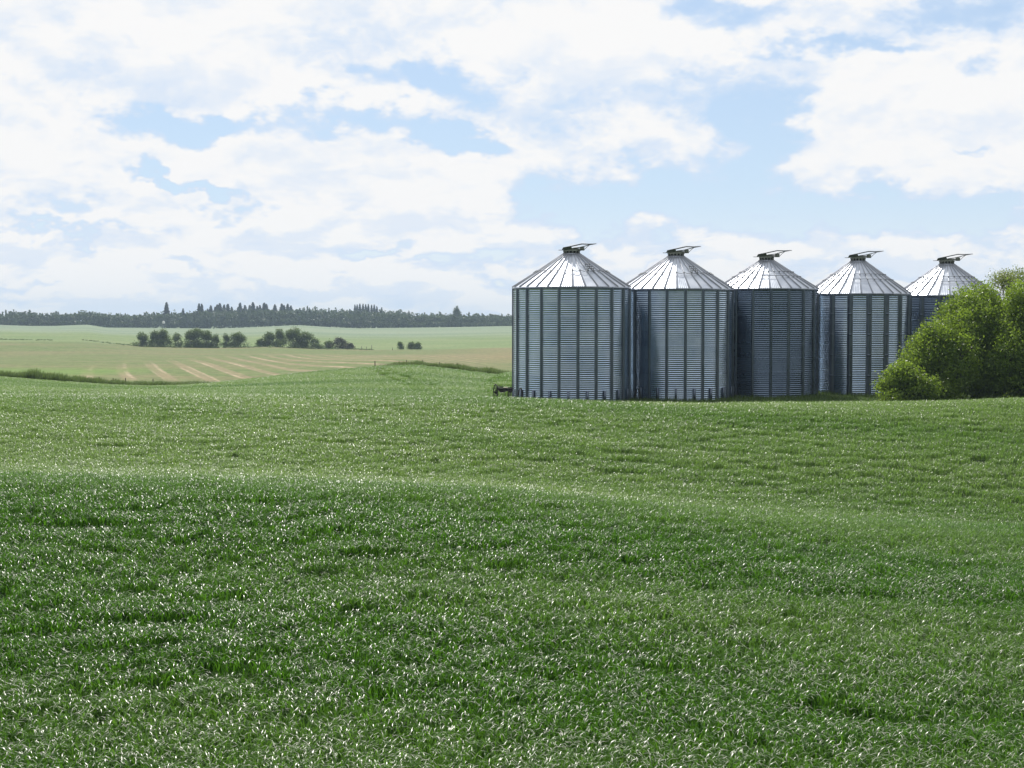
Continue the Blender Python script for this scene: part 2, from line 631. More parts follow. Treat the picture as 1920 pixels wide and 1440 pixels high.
def mat_steel(name, lo, hi, rough=(0.30, 0.46), streak=True, metal=1.0):
    m, t, out = new_mat(name)
    oi = t.node('ShaderNodeObjectInfo')
    tcn = t.node('ShaderNodeTexCoord')
    ob = tcn.outputs['Object']
    geo = t.node('ShaderNodeNewGeometry')
    pos = geo.outputs['Position']
    x, y, z = t.sep(pos)
    n = t.noise(pos, 1.3, 4, 0.6)
    st = t.noise(t.comb(t.math('MULTIPLY', x, 7.0), t.math('MULTIPLY', y, 7.0), t.math('MULTIPLY', z, 0.35)), 1.0, 4, 0.6)
    f = t.math('ADD', t.math('MULTIPLY', oi.outputs['Random'], 0.35), t.math('MULTIPLY', t.ramp01(n, 0.3, 0.7), 0.35))
    f = t.math('ADD', f, t.math('MULTIPLY', st, 0.2))
    col = t.mix(f, lo, hi)
    r = t.math('MULTIPLY_ADD', t.math('ADD', t.math('MULTIPLY', t.ramp01(n, 0.3, 0.7), 0.5), t.math('MULTIPLY', oi.outputs['Random'], 0.5)), rough[1] - rough[0], rough[0])
    principled(t, out, col, r, metal, 0.5)
    return m


def mat_plain(name, lo, hi, rough=0.7, scale=6.0, metal=0.0, bumpy=0.2):
    m, t, out = new_mat(name)
    geo = t.node('ShaderNodeNewGeometry')
    n = t.noise(geo.outputs['Position'], scale, 5, 0.65)
    principled(t, out, t.mix(t.ramp01(n, 0.3, 0.7), lo, hi), rough, metal, 0.4, bump(t, n, bumpy, 0.02))
    return m


def mat_bark(name, lo, hi):
    m, t, out = new_mat(name)
    geo = t.node('ShaderNodeNewGeometry')
    x, y, z = t.sep(geo.outputs['Position'])
    n = t.noise(t.comb(t.math('MULTIPLY', x, 9), t.math('MULTIPLY', y, 9), t.math('MULTIPLY', z, 2.2)), 1.0, 5, 0.65)
    principled(t, out, t.mix(t.ramp01(n, 0.3, 0.7), lo, hi), 0.9, 0, 0.2, bump(t, n, 0.6, 0.03))
    return m


M = dict(
    ground=mat_ground(),
    wheat=mat_wheat(),
    weed=mat_leaf('verge_weeds', (0.060, 0.110, 0.028), (0.150, 0.190, 0.070), (0.20, 0.30, 0.07), 0.5, 0.3, 0.35),
    yardgrass=mat_leaf('yard_grass', (0.045, 0.090, 0.018), (0.110, 0.165, 0.045), (0.16, 0.28, 0.05), 0.5, 0.3, 0.35),
    willow=mat_leaf('willow_leaf', (0.060, 0.115, 0.016), (0.190, 0.275, 0.045), (0.34, 0.50, 0.045), 0.45, 0.35, 0.44, var_scale=0.5),
    willow_pale=mat_leaf('pale_willow_leaf', (0.100, 0.145, 0.045), (0.200, 0.245, 0.090), (0.32, 0.40, 0.09), 0.42, 0.5, 0.42, var_scale=0.5),
    grove=mat_leaf('grove_leaf', (0.060, 0.105, 0.034), (0.135, 0.185, 0.062), (0.20, 0.29, 0.07), 0.5, 0.35, 0.32),
    greybush=mat_leaf('grey_bush_leaf', (0.085, 0.100, 0.068), (0.150, 0.150, 0.100), (0.14, 0.15, 0.08), 0.55, 0.3, 0.25),
    spruce=mat_leaf('spruce_needles', (0.012, 0.028, 0.014), (0.026, 0.050, 0.022), (0.02, 0.04, 0.015), 0.6, 0.3, 0.12),
    wood=mat_leaf('wood_foliage', (0.034, 0.066, 0.026), (0.110, 0.155, 0.052), (0.12, 0.18, 0.05), 0.55, 0.3, 0.2, var_scale=0.02),
    bark=mat_bark('dark_bark', (0.040, 0.032, 0.024), (0.110, 0.090, 0.070)),
    palebark=mat_bark('pale_bark', (0.25, 0.24, 0.21), (0.48, 0.46, 0.40)),
    sheet=mat_steel('galvanised_wall', (0.32, 0.42, 0.54), (0.52, 0.61, 0.70), (0.17, 0.27)),
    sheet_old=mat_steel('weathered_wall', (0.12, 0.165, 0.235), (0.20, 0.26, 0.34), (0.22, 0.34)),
    stiff=mat_steel('stiffener_steel', (0.105, 0.135, 0.18), (0.19, 0.225, 0.28), (0.34, 0.48)),
    roof=mat_steel('roof_steel', (0.36, 0.40, 0.47), (0.58, 0.62, 0.68), (0.27, 0.38), False),
    rib=mat_steel('roof_rib_steel', (0.30, 0.32, 0.36), (0.42, 0.44, 0.48), (0.38, 0.5), False),
    collar=mat_plain('collar_paint', (0.16, 0.17, 0.16), (0.30, 0.31, 0.28), 0.5, 5.0, 0.6),
    lid=mat_plain('weathered_lid', (0.19, 0.21, 0.17), (0.30, 0.32, 0.27), 0.55, 4.0, 0.5),
    dark=mat_plain('painted_opening_shade', (0.012, 0.012, 0.014), (0.022, 0.022, 0.024), 0.8, 5.0),  # near-black colour for the shade inside the peak openings
    rod=mat_plain('rod_steel', (0.13, 0.14, 0.15), (0.24, 0.25, 0.26), 0.5, 8.0, 0.7),
    rust=mat_plain('old_iron', (0.008, 0.008, 0.008), (0.026, 0.020, 0.017), 0.8, 9.0, 0.0, 0.5),
    plank=mat_plain('bleached_plank', (0.42, 0.37, 0.29), (0.62, 0.56, 0.46), 0.85, 7.0),
    post=mat_bark('weathered_post', (0.060, 0.050, 0.040), (0.170, 0.150, 0.120)),
    rubber=mat_plain('black_rubber', (0.010, 0.010, 0.011), (0.026, 0.026, 0.028), 0.5, 8.0),
    white=mat_plain('white_paint', (0.72, 0.72, 0.70), (0.82, 0.82, 0.80), 0.45, 3.0),
    concrete=mat_plain('bin_pad_concrete', (0.24, 0.23, 0.21), (0.36, 0.35, 0.32), 0.9, 3.0),
)

# ================================================================ ground sheet
ang = np.unique(np.concatenate([np.radians(np.arange(-180, 180, 3.0)), np.radians(np.arange(-27, 27.01, 0.16))]))
ang = ang[ang < pi - 1e-6]
rad = np.concatenate([[0.5, 1.2, 2.2, 3.5, 5, 7, 9.5, 12, 15, 18], np.geomspace(20, 5000, 260)])
A, R = np.meshgrid(ang, rad)
gx, gy = (R * np.sin(A)).ravel(), (R * np.cos(A)).ravel()
gz = height(gx, gy)
na, nr = len(ang), len(rad)
i0 = np.arange(nr - 1)[:, None] * na
j = np.arange(na)[None, :]
j2 = (j + 1) % na
quads = np.stack([i0 + j, i0 + na + j, i0 + na + j2, i0 + j2], -1).reshape(-1, 4)[:, ::-1]
V = np.stack([gx, gy, gz], 1)
V = np.vstack([V, [[0, 0, 3.3]]])
fan = np.stack([np.full(na, len(V) - 1), np.arange(na), (np.arange(na) + 1) % na], 1)[:, ::-1]
gm = mesh_np('ground', V, [quads, fan], M['ground'], True)


def yard_mask(x, y):
    px = 960 + F * x / np.maximum(y, 1)
    return sstep(px, 948, 960) * sstep(y, 89.5, 91.5) * (1 - sstep(y, 126, 132))


att = gm.attributes.new('yard', 'FLOAT', 'POINT')
att.data.foreach_set('value', np.concatenate([yard_mask(gx, gy), [0]]).astype(np.float32))
ground = add('ground', gm)
tag(ground, 'rolling farmland under the wheat, hay field and far pasture', 'ground', kind='structure')


# ================================================================ grain bins
def make_bin(px, d, half, eave_row, cap_row, nst, phase, style, label):
    R_ = half * d / F
    x = (px - 960) * d / F
    base = -0.35
    z_eave = zrow(d - R_ * 0.6, eave_row)
    z_cap = zrow(d, cap_row)
    H = z_eave - base
    root = empty('grain_bin', (x, d, base))
    tag(root, label, 'grain bin', 'steel grain bins standing in a row')
    face = atan2(-x, d)                 # turn so that angle 0 looks at the viewer
    root.rotation_euler = (0, 0, -atan2(x, d))
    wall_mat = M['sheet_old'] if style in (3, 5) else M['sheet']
    # --- wall: rings of corrugated sheets, one per bay
    nring, ncorr = 8, 7
    ring_h = H / nring
    da = 2 * pi / nst
    prof = []
    for k in range(ncorr * 6 + 1):
        prof.append((0.024 * cos(2 * pi * k / 6.0), ring_h * k / (ncorr * 6.0)))
    sheet_meshes = []
    for par in range(2):
        mb = MB()
        mb.lathe([(R_ + dr + (0.004 if par else 0.0), zz) for dr, zz in prof], 4, 0.0, da)
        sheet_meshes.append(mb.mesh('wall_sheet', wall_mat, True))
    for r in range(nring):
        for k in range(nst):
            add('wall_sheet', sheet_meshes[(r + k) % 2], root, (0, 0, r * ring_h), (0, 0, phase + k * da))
    # --- stiffeners: hat sections bolted outside every sheet joint
    w = 0.25 if style in (4, 5) else 0.125
    dep = 0.075 if style in (4, 5) else 0.07
    mb = MB()
    r0 = R_ + 0.014
    pr = [(-w * 0.85, 0.0), (-w * 0.5, 0.005), (-w * 0.42, dep), (w * 0.42, dep), (w * 0.5, 0.005), (w * 0.85, 0.0)]
    v, q = [], []
    for zz in (0.0, H - 0.05):
        for (a, b) in pr:
            v.append((a, -(r0 + b), zz))
    npz = len(pr)
    for i in range(npz - 1):
        q.append((i, i + 1, npz + i + 1, npz + i))
    mb.addv(v, q)
    v2 = [(a, -(r0 + b), H - 0.05) for a, b in pr]
    mb.addv(v2, [(0, 1, 4, 5), (1, 2, 3, 4)])
    sm = mb.mesh('stiffener', M['stiff'])
    jm = MB()
    for q_ in range(1, 5):
        jm.box((0, -(r0 + dep + 0.004), H * q_ / 5.0), (w * 1.05, 0.012, 0.16))
    jm = jm.mesh('splice_plate', M['stiff']) if style in (4, 5) else None
    for k in range(nst):
        s = add('stiffener', sm, root, (0, 0, 0), (0, 0, phase + k * da))
        if jm:
            add('splice_plate', jm, s)
    # --- short anchor channels between the stiffeners
    if style in (1, 2):
        mb = MB()
        mb.box((0, -(R_ + 0.065), 0.50), (0.15, 0.07, 1.0)).box((0, -(R_ + 0.12), 0.02), (0.24, 0.17, 0.04))
        bm_ = mb.mesh('anchor_channel', M['stiff'])
        for k in range(nst):
            add('anchor_channel', bm_, root, (0, 0, 0), (0, 0, phase + (k + 0.5) * da))
    # --- concrete pad
    mb = MB()
    mb.lathe([(R_ + 0.35, -0.35), (R_ + 0.35, 0.0), (R_ - 0.3, 0.012)], 48)
    mb.build('pad', M['concrete'], root)
    # --- roof
    rc = R_ * 0.137                      # radius of the peak collar
    re = R_ + 0.07
    zc_ = z_cap - base
    nroof = 30
    dr_ = 2 * pi / nroof
    L = sqrt((re - rc) ** 2 + (zc_ - H) ** 2)
    nfl = 6                              # fine pressed flutes on each panel
    mb = MB()
    nrad = 4
    v, q = [], []
    cols = nfl * 4 + 1
    for i in range(nrad + 1):
        f = i / nrad
        rr = re + (rc - re) * f
        zz = H + 0.012 + (zc_ - H) * f - 0.035 * sin(pi * f)
        for c in range(cols):
            a = (c / (cols - 1) - 0.5) * dr_ * 0.995
            up = 0.011 * (1 - f * 0.8) * (1 if c % 4 in (1, 2) else 0)
            rf = rr * cos(dr_ / 2) / cos(a)      # straight chord between the ribs
            v.append((rf * sin(a), -rf * cos(a), zz + up))
    for i in range(nrad):
        for c in range(cols - 1):
            q.append((i * cols + c, i * cols + c + 1, (i + 1) * cols + c + 1, (i + 1) * cols + c))
    mb.addv(v, q)
    # turned-down eave lip
    lip = [(p[0], p[1] - 0.006, p[2] - 0.07) for p in v[:cols]]
    mb.addv(v[:cols] + lip, [(c + 1, c, cols + c, cols + c + 1) for c in range(cols - 1)])
    pm = mb.mesh('roof_panel', M['roof'])
    # rib: raised seam between two panels
    mb = MB()
    v = []
    for f, wd, hh in ((0.0, 0.040, 0.085), (0.5, 0.034, 0.075), (1.0, 0.022, 0.055)):
        rr = re + 0.02 + (rc - re) * f
        zz = H + 0.012 + (zc_ - H) * f - 0.035 * sin(pi * f) - 0.01
        v += [(-wd, -rr, zz), (-wd * 0.8, -rr, zz + hh), (wd * 0.8, -rr, zz + hh), (wd, -rr, zz)]
    q = []
    for i in range(2):
        for c in range(3):
            q.append((i * 4 + c + 1, i * 4 + c, (i + 1) * 4 + c, (i + 1) * 4 + c + 1))
    q.append((0, 1, 2, 3))
    mb.addv(v, q)
    rm = mb.mesh('roof_rib', M['rib'])
    ph0 = 0.02 if style in (1, 2) else 0.07
    for k in range(nroof):
        add('roof_panel', pm, root, (0, 0, 0), (0, 0, ph0 + (k + 0.5) * dr_))
        add('roof_rib', rm, root, (0, 0, 0), (0, 0, ph0 + k * dr_))
    # eave angle ring
    mb = MB()
    mb.lathe([(R_ + 0.03, H - 0.10), (R_ + 0.055, H - 0.10), (R_ + 0.055, H - 0.02), (R_ - 0.2, H - 0.004)], 60)
    mb.build('eave_ring', M['stiff'], root)
    # roof stiffening ring: a rod sagging a little between its clips on the ribs
    for f, sag, nm in (((0.46, 0.05, 'roof_ring'),) if style in (1, 2) else ((0.40, 0.0, 'roof_ring'), (0.56, 0.0, 'roof_ring'))):
        pts = []
        for k in range(nroof):
            for s in range(4):
                a = ph0 + (k + s / 4.0) * dr_
                g = f - sag * sin(pi * s / 4.0)
                rr = re + (rc - re) * g
                zz = H + (zc_ - H) * g + 0.09
                pts.append((rr * sin(a), -rr * cos(a), zz))
        pts.append(pts[0])
        mb = MB()
        mb.tube(pts, 0.019, 5, False)
        ring = mb.build(nm, M['rod'], root)
        rr = re + (rc - re) * f
        zz = H + (zc_ - H) * f
        cm = MB().box((0, -rr, zz + 0.075), (0.05, 0.07, 0.07)).mesh('clip', M['rod'])
        for k in range(nroof):
            add('clip', cm, ring, (0, 0, 0), (0, 0, ph0 + k * dr_))
    # roof steps beside the hatch, seen on the first two bins
    if style in (1, 2):
        mb = MB()
        for f in (0.44, 0.50, 0.57):
            rr = re + (rc - re) * f
            zz = H + (zc_ - H) * f
            for a in (0.46, 0.62):
                mb.tube([(rr * sin(a), -rr * cos(a), zz), (rr * sin(a), -rr * cos(a), zz + 0.24)], 0.022, 5)
            aa = [0.44 + 0.2 * i / 5 for i in range(6)]
            mb.tube([(rr * sin(a), -rr * cos(a), zz + 0.24) for a in aa], 0.03, 5)
        mb.build('roof_step', M['rod'], root)
    # peak collar: flange, near-black drum painting the shade of the filling openings, posts, cap flange
    ch = 5.8 * d / F
    mb = MB()
    mb.lathe([(rc + 0.05, zc_ - 0.06), (rc + 0.05, zc_ + 0.02), (rc - 0.06, zc_ + 0.02)], 36)
    col_ = mb.build('peak_collar', M['roof'], root)
    mb = MB()
    mb.lathe([(rc - 0.05, zc_ - 0.02), (rc - 0.05, zc_ + ch)], 36)
    mb.build('opening_shade', M['dark'], col_)
    for k in range(14):
        a = (k + 0.3) * 2 * pi / 14
        mb = MB()
        mb.box((rc * 0.985 * sin(a), -rc * 0.985 * cos(a), zc_ + ch / 2 + 0.01), (0.11, 0.05, ch - 0.02), a)
        mb.build('collar_post', M['collar'], col_)
    # lid: wedge-shaped hood on a flat rim, hinge box and the lever frame that opens it from the ground
    u = d / F                            # one photo pixel at this bin, in metres
    zl = zc_ + ch + 0.012
    mb = MB()
    mb.lathe([(rc * 1.10, zl - 0.045), (rc * 1.10, zl + 0.01), (rc * 0.3, zl + 0.03), (0.02, zl + 0.032)], 36)
    mb.lathe([(rc * 0.9, zl - 0.044), (rc * 1.10, zl - 0.045)], 36)
    lid = mb.build('lid', M['lid'], root)
    pr = [(-18.5, 0.4), (-16.5, 4.6), (-9.0, 5.8), (-1.4, 7.6), (0.6, 3.9), (15.3, 3.4), (15.3, 0.4)]
    dw = (0.30, 0.42, 0.56, 0.60, 0.60, 0.42, 0.42)
    f0 = [(a * u, -w_ * R_ / 4.0, zl + b * u) for (a, b), w_ in zip(pr, dw)]
    f1 = [(a * u, w_ * R_ / 4.0, zl + b * u + 0.03) for (a, b), w_ in zip(pr, dw)]
    n_ = len(pr)
    mb = MB()
    mb.addv(f0 + f1, [((i + 1) % n_, n_ + (i + 1) % n_, n_ + i, i) for i in range(n_)],
            [(0, 1, 2), (0, 2, 3), (0, 3, 4), (0, 4, 6), (4, 5, 6), (n_, n_ + 2, n_ + 1), (n_, n_ + 3, n_ + 2), (n_, n_ + 4, n_ + 3), (n_, n_ + 6, n_ + 4), (n_ + 4, n_ + 6, n_ + 5)])
    mb.build('hood', M['lid'], lid)
    mb = MB()
    mb.box((-20.5 * u, -0.05, zl + 0.9 * u), (8 * u, 0.09, 0.035))
    mb.build('catch', M['rod'], lid)
    mb = MB()
    mb.box((19.6 * u, -0.05, zl + 2.9 * u), (8.2 * u, 0.46 * R_ / 4.0, 5.4 * u))
    mb.box((19.6 * u, -0.05, zl + 5.8 * u), (9.0 * u, 0.52 * R_ / 4.0, 0.5 * u))
    mb.build('hinge_box', M['lid'], root)
    tip = (46 * u, -0.02, zl + 12.6 * u)
    for yy in (-0.40, 0.34):
        mb = MB()
        mb.tube([(-16 * u, yy, zl + 5.0 * u), (-1 * u, yy, zl + 7.9 * u), (8 * u, yy, zl + 9.9 * u), (19 * u, yy * 0.9, zl + 12.2 * u), (32 * u, yy * 0.5, zl + 11.8 * u), tip], 0.027, 6)
        mb.tube([(2 * u, yy * 0.8, zl + 4.4 * u), (14 * u, yy * 0.8, zl + 5.6 * u), (22 * u, yy * 0.7, zl + 7.6 * u), (33 * u, yy * 0.5, zl + 10.6 * u), (43 * u, yy * 0.2, zl + 12.2 * u)], 0.024, 6)
        mb.build('lid_lever', M['rod'], root)
    mb = MB()
    mb.tube([(23.6 * u, -0.1, zl + 1.6 * u), (28 * u, -0.1, zl + 6.0 * u), (33.5 * u, -0.05, zl + 10.4 * u)], 0.022, 6)
    mb.build('lid_stay', M['rod'], root)
    return root, R_, H, x


BINS = [
    (1071.5, 99.5, 109.5, 538.5, 476.5, 20, 0.107, 1, 'corrugated steel grain bin beside the dark implement, nearest of the row'),
    (1266.5, 103.5, 106.5, 542.0, 481.5, 20, 0.167, 2, 'corrugated grain bin second from the left, with short anchor channels at its foot'),
    (1436.0, 107.5, 94.5, 541.5, 489.0, 18, 0.092, 3, 'darker weathered grain bin in the middle of the row of five'),
    (1607.0, 111.5, 96.0, 551.0, 490.5, 18, 0.213, 4, 'grain bin with wide spliced stiffeners, half hidden behind the lowest willow bush'),
    (1773.0, 115.5, 95.0, 554.0, 496.0, 18, 0.230, 5, 'farthest grain bin, only its roof and top left showing above the willows'),
]
BIN_POS = []
for args in BINS:
    root, R_, H_, x_ = make_bin(*args)
    BIN_POS.append((x_, args[1], R_))


# ================================================================ blades and tufts
def blades(n, half, hmin, hmax, wmin, wmax, bend_lo, bend_hi, seg, rng, incl=(1.15, 1.5), glint_frac=0.0, power=1.6):
    """arching grass blades: returns verts, quads, wax attribute"""
    bx, by = rng.uniform(-half, half, n), rng.uniform(-half, half, n)
    a = rng.uniform(0, 2 * pi, n)
    ln = rng.uniform(hmin, hmax, n)
    w = rng.uniform(wmin, wmax, n)
    th0 = rng.uniform(*incl, n)
    bend = rng.uniform(bend_lo, bend_hi, n)
    has_glint = rng.random(n) < glint_frac
    tw = rng.uniform(-0.6, 0.6, n)
    r, z = np.zeros(n), np.zeros(n)
    V = np.zeros((n, seg + 1, 2, 3))
    wax = np.zeros((n, seg + 1, 2))
    for s in range(seg + 1):
        t = s / seg
        if s:
            th = th0 - bend * ((s - 0.5) / seg) ** power
            r = r + ln / seg * np.cos(th)
            z = z + ln / seg * np.sin(th)
        ww = w * (1 - t ** 2.2) * 0.5 + 0.0015
        aa = a + tw * t
        cx, cy = bx + r * np.cos(a), by + r * np.sin(a)
        px, py = -np.sin(aa) * ww, np.cos(aa) * ww
        V[:, s, 0] = np.stack([cx - px, cy - py, z], 1)
        V[:, s, 1] = np.stack([cx + px, cy + py, z], 1)
        wax[:, s, :] = (has_glint * float(sstep(t, 0.55, 0.8)))[:, None]  # outer part of some blades carries the painted glint
    per = (seg + 1) * 2
    q = []
    for s in range(seg):
        q.append([2 * s, 2 * s + 1, 2 * s + 3, 2 * s + 2])
    q = (np.arange(n)[:, None, None] * per + np.array(q)[None]).reshape(-1, 4)
    return V.reshape(-1, 3), q, wax.ravel()


def patch_mesh(name, parts, mat):
    Vs, Qs, Ws, off = [], [], [], 0
    for V, q, w in parts:
        Vs.append(V)
        Qs.append(q + off)
        Ws.append(w)
        off += len(V)
    me = mesh_np(name, np.vstack(Vs), np.vstack(Qs), mat, True)
    at_ = me.attributes.new('wax', 'FLOAT', 'POINT')
    at_.data.foreach_set('value', np.concatenate(Ws).astype(np.float32))
    return me


def scatter(name, pts, rotz, scl, idx, tone, variants, gleam=None):
    """one 'stuff' object: geometry-node instances of the tuft meshes on the given points"""
    coll = bpy.data.collections.new(name + '_tufts')
    for i, me in enumerate(variants):
        o = bpy.data.objects.new('tuft_%02d' % i, me)
        coll.objects.link(o)
    me = bpy.data.meshes.new(name)
    me.vertices.add(len(pts))
    me.vertices.foreach_set('co', np.asarray(pts, dtype=np.float32).ravel())
    for nm, typ, arr in (('rotz', 'FLOAT', rotz), ('scl', 'FLOAT', scl), ('tone', 'FLOAT', tone), ('gleam', 'FLOAT', gleam if gleam is not None else tone)):
        a_ = me.attributes.new(nm, typ, 'POINT')
        a_.data.foreach_set('value', np.asarray(arr, dtype=np.float32))
    a_ = me.attributes.new('pick', 'INT', 'POINT')
    a_.data.foreach_set('value', np.asarray(idx, dtype=np.int32))
    ob = add(name, me)
    ng = bpy.data.node_groups.new(name + '_scatter', 'GeometryNodeTree')
    ng.interface.new_socket('Geometry', in_out='INPUT', socket_type='NodeSocketGeometry')
    ng.interface.new_socket('Geometry', in_out='OUTPUT', socket_type='NodeSocketGeometry')
    N, Lk = ng.nodes, ng.links
    gi, go = N.new('NodeGroupInput'), N.new('NodeGroupOutput')
    ci = N.new('GeometryNodeCollectionInfo')
    ci.inputs['Collection'].default_value = coll
    ci.inputs['Separate Children'].default_value = True
    ci.inputs['Reset Children'].default_value = True
    iop = N.new('GeometryNodeInstanceOnPoints')

    def attr(nm, typ):
        n = N.new('GeometryNodeInputNamedAttribute')
        n.data_type = typ
        n.inputs['Name'].default_value = nm
        return n.outputs['Attribute']
    cx = N.new('ShaderNodeCombineXYZ')
    Lk.new(attr('rotz', 'FLOAT'), cx.inputs[2])
    sc = N.new('ShaderNodeCombineXYZ')
    s_ = attr('scl', 'FLOAT')
    sc.inputs[0].default_value = 1.0
    sc.inputs[1].default_value = 1.0
    Lk.new(s_, sc.inputs[2])
    Lk.new(gi.outputs[0], iop.inputs['Points'])
    Lk.new(ci.outputs[0], iop.inputs['Instance'])
    iop.inputs['Pick Instance'].default_value = True
    Lk.new(attr('pick', 'INT'), iop.inputs['Instance Index'])
    Lk.new(cx.outputs[0], iop.inputs['Rotation'])
    Lk.new(sc.outputs[0], iop.inputs['Scale'])
    Lk.new(iop.outputs[0], go.inputs[0])
    md = ob.modifiers.new('scatter', 'NODES')
    md.node_group = ng
    return ob


# ---------------------------------------------------------------- wheat
def wheat_patch(seed, dens, seg, wk=1.0, wax=0.42):
    rng = np.random.default_rng(seed)
    n = int(dens * 1.45)
    h = 0.6
    up = blades(int(n * 1.1), h, 0.30, 0.52, 0.011 * wk, 0.018 * wk, 0.1, 0.9, max(2, seg - 1), rng, (1.15, 1.55))
    arch = blades(int(n * 0.9), h, 0.46, 0.64, 0.020 * wk, 0.034 * wk, 1.7, 2.8, seg, rng, (1.30, 1.55), wax, 2.2)
    low = blades(int(n * 0.5), h, 0.2, 0.36, 0.014 * wk, 0.020 * wk, 0.6, 1.8, 2, rng, (0.7, 1.3))
    return patch_mesh('wheat_tuft', [up, arch, low], M['wheat'])


variants = [wheat_patch(10 + i, 85, 5) for i in range(5)] + [wheat_patch(30 + i, 70, 4, 1.2) for i in range(4)] + [wheat_patch(50 + i, 95, 3, 1.2, 0.35) for i in range(3)]


def tramline(x, y):
    """two wheel tracks pressed through the crop on the far knoll"""
    out = np.zeros(len(x), bool)
    for (p0, d0, p1, d1) in ((700, 163, 790, 122), (716, 165, 830, 122)):
        x0, x1 = (p0 - 960) * d0 / F, (p1 - 960) * d1 / F
        t = np.clip((y - d1) / (d0 - d1), -0.02, 1.02)
        xl = x1 + (x0 - x1) * t
        out |= (np.abs(x - xl) < 0.55) & (y > d1) & (y < d0)
    return out


pts, idx = [], []
for (y0, y1, step, pa, pb, va, vb) in ((17, 48, 0.78, -380, 2300, 0, 5), (48, 92, 0.76, -300, 2220, 5, 9), (92, 172.5, 0.95, -260, 1000, 9, 12)):
    ny = int((y1 - y0) / step)
    for iy in range(ny):
        y = y0 + (iy + 0.5) * step
        xa, xb = (pa - 960) * y / F, (pb - 960) * y / F
        nx = int((xb - xa) / step)
        xs = xa + (np.arange(nx) + 0.5) * step + RNG.uniform(-0.42, 0.42, nx) * step
        ys = y + RNG.uniform(-0.55, 0.55, nx) * step
        ok = yard_mask(xs, ys) < 0.4
        ok &= ~tramline(xs, ys)
        for bxp, byp, br in BIN_POS:
            ok &= np.hypot(xs - bxp, ys - byp) > br + 1.2
        xs, ys = xs[ok], ys[ok]
        pts.append(np.stack([xs, ys], 1))
        idx.append(RNG.integers(va, vb, len(xs)))
P2 = np.vstack(pts)
IDX = np.concatenate(idx)
PZ = height(P2[:, 0], P2[:, 1])
wx, wy = P2[:, 0], P2[:, 1]
big = fbm(wx * 0.035 + wy * 0.02, wy * 0.17 + wx * 0.045 + 4, 3)
scl = 0.92 + 0.36 * (fbm(wx * 0.07 + 31, wy * 0.30 + 7, 3) - 0.5) + RNG.uniform(-0.09, 0.09, len(wx))
scl = np.where(wy < 50, scl, 0.25 * scl + 0.68)
lodged = (np.abs(wy - 71.0 - 0.04 * (wx - 7.5)) < 0.75) & (wx > 5.6) & (wx < 10.6) & (fbm(wx * 1.1, wy * 0.3, 2) > 0.5)
scl = np.where(lodged, scl * 0.55, scl)
pxw = 960 + F * wx / wy
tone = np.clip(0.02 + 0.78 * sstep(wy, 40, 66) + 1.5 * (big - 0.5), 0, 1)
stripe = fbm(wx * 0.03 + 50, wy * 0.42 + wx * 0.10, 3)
gleam = np.clip(1.0 - 0.80 * sstep(wy, 40, 46) * (1 - sstep(wy, 54, 60)) - 0.40 * sstep(wy, 48, 60) + 1.7 * (stripe - 0.50), 0.15, 1.15)  # strength of the painted leaf glints, weaker at the first crest
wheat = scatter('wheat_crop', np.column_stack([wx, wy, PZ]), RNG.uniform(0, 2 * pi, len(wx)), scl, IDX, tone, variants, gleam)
tag(wheat, 'green young wheat with glinting bent leaves filling the foreground', 'wheat', kind='stuff')

# ---------------------------------------------------------------- rank grass along the fence
def weed_patch(seed, n=70, hi=1.0):
    rng = np.random.default_rng(seed)
    a_ = blades(n, 0.5, 0.5 * hi, 1.0 * hi, 0.03, 0.07, 0.2, 1.3, 3, rng, (1.1, 1.55))
    b_ = blades(n, 0.5, 0.25 * hi, 0.55 * hi, 0.04, 0.10, 0.4, 1.8, 3, rng, (0.7, 1.4))
    return patch_mesh('weed_tuft', [a_, b_], M['weed'])


wv_ = [weed_patch(70 + i) for i in range(4)]
pts, sc_ = [], []
for px in np.arange(-300, 1100, 1.6):
    hh = np.interp(px, [-300, 0, 30, 60, 120, 180, 250, 330, 420, 700, 740, 800, 880, 960, 1100], [0.9, 1.1, 0.9, 1.6, 1.3, 1.0, 0.8, 0.7, 0.25, 0.25, 0.7, 0.9, 1.0, 1.1, 1.0])
    for k in range(4):
        d = D_EDGE + 1.0 + abs(random.gauss(0, 2.2))
        pp = px + random.uniform(-2, 2)
        pts.append(((pp - 960) * d / F, d))
        sc_.append(max(0.15, hh * random.uniform(0.45, 1.15) * (0.75 + 0.5 * float(vnoise(px * 0.06, 3.3)))))
# weedy strips out in the valley
for (p0, d0, p1, d1, cnt) in ((150, 655, 262, 610, 70), (0, 640, 100, 640, 45), (460, 600, 700, 604, 150), (262, 606, 470, 606, 190)):
    for k in range(cnt):
        f = random.random()
        dd = d0 + (d1 - d0) * f + random.gauss(0, 4)
        pts.append(((p0 + (p1 - p0) * f - 960) * dd / F, dd))
        sc_.append(random.uniform(0.2, 0.75))
pts = np.array(pts)
pts = np.column_stack([pts, height(pts[:, 0], pts[:, 1])])
n_ = len(pts)
verge = scatter('verge_grass', pts, RNG.uniform(0, 6.28, n_), sc_, RNG.integers(0, 4, n_), RNG.random(n_), wv_)
tag(verge, 'rank grass and weeds along the fence behind the wheat', 'grass', kind='stuff')

# ---------------------------------------------------------------- grass of the yard round the bins
def yard_patch(seed):
    rng = np.random.default_rng(seed)
    return patch_mesh('yard_tuft', [blades(90, 0.5, 0.12, 0.38, 0.012, 0.03, 0.3, 1.6, 3, rng, (0.9, 1.5))], M['yardgrass'])


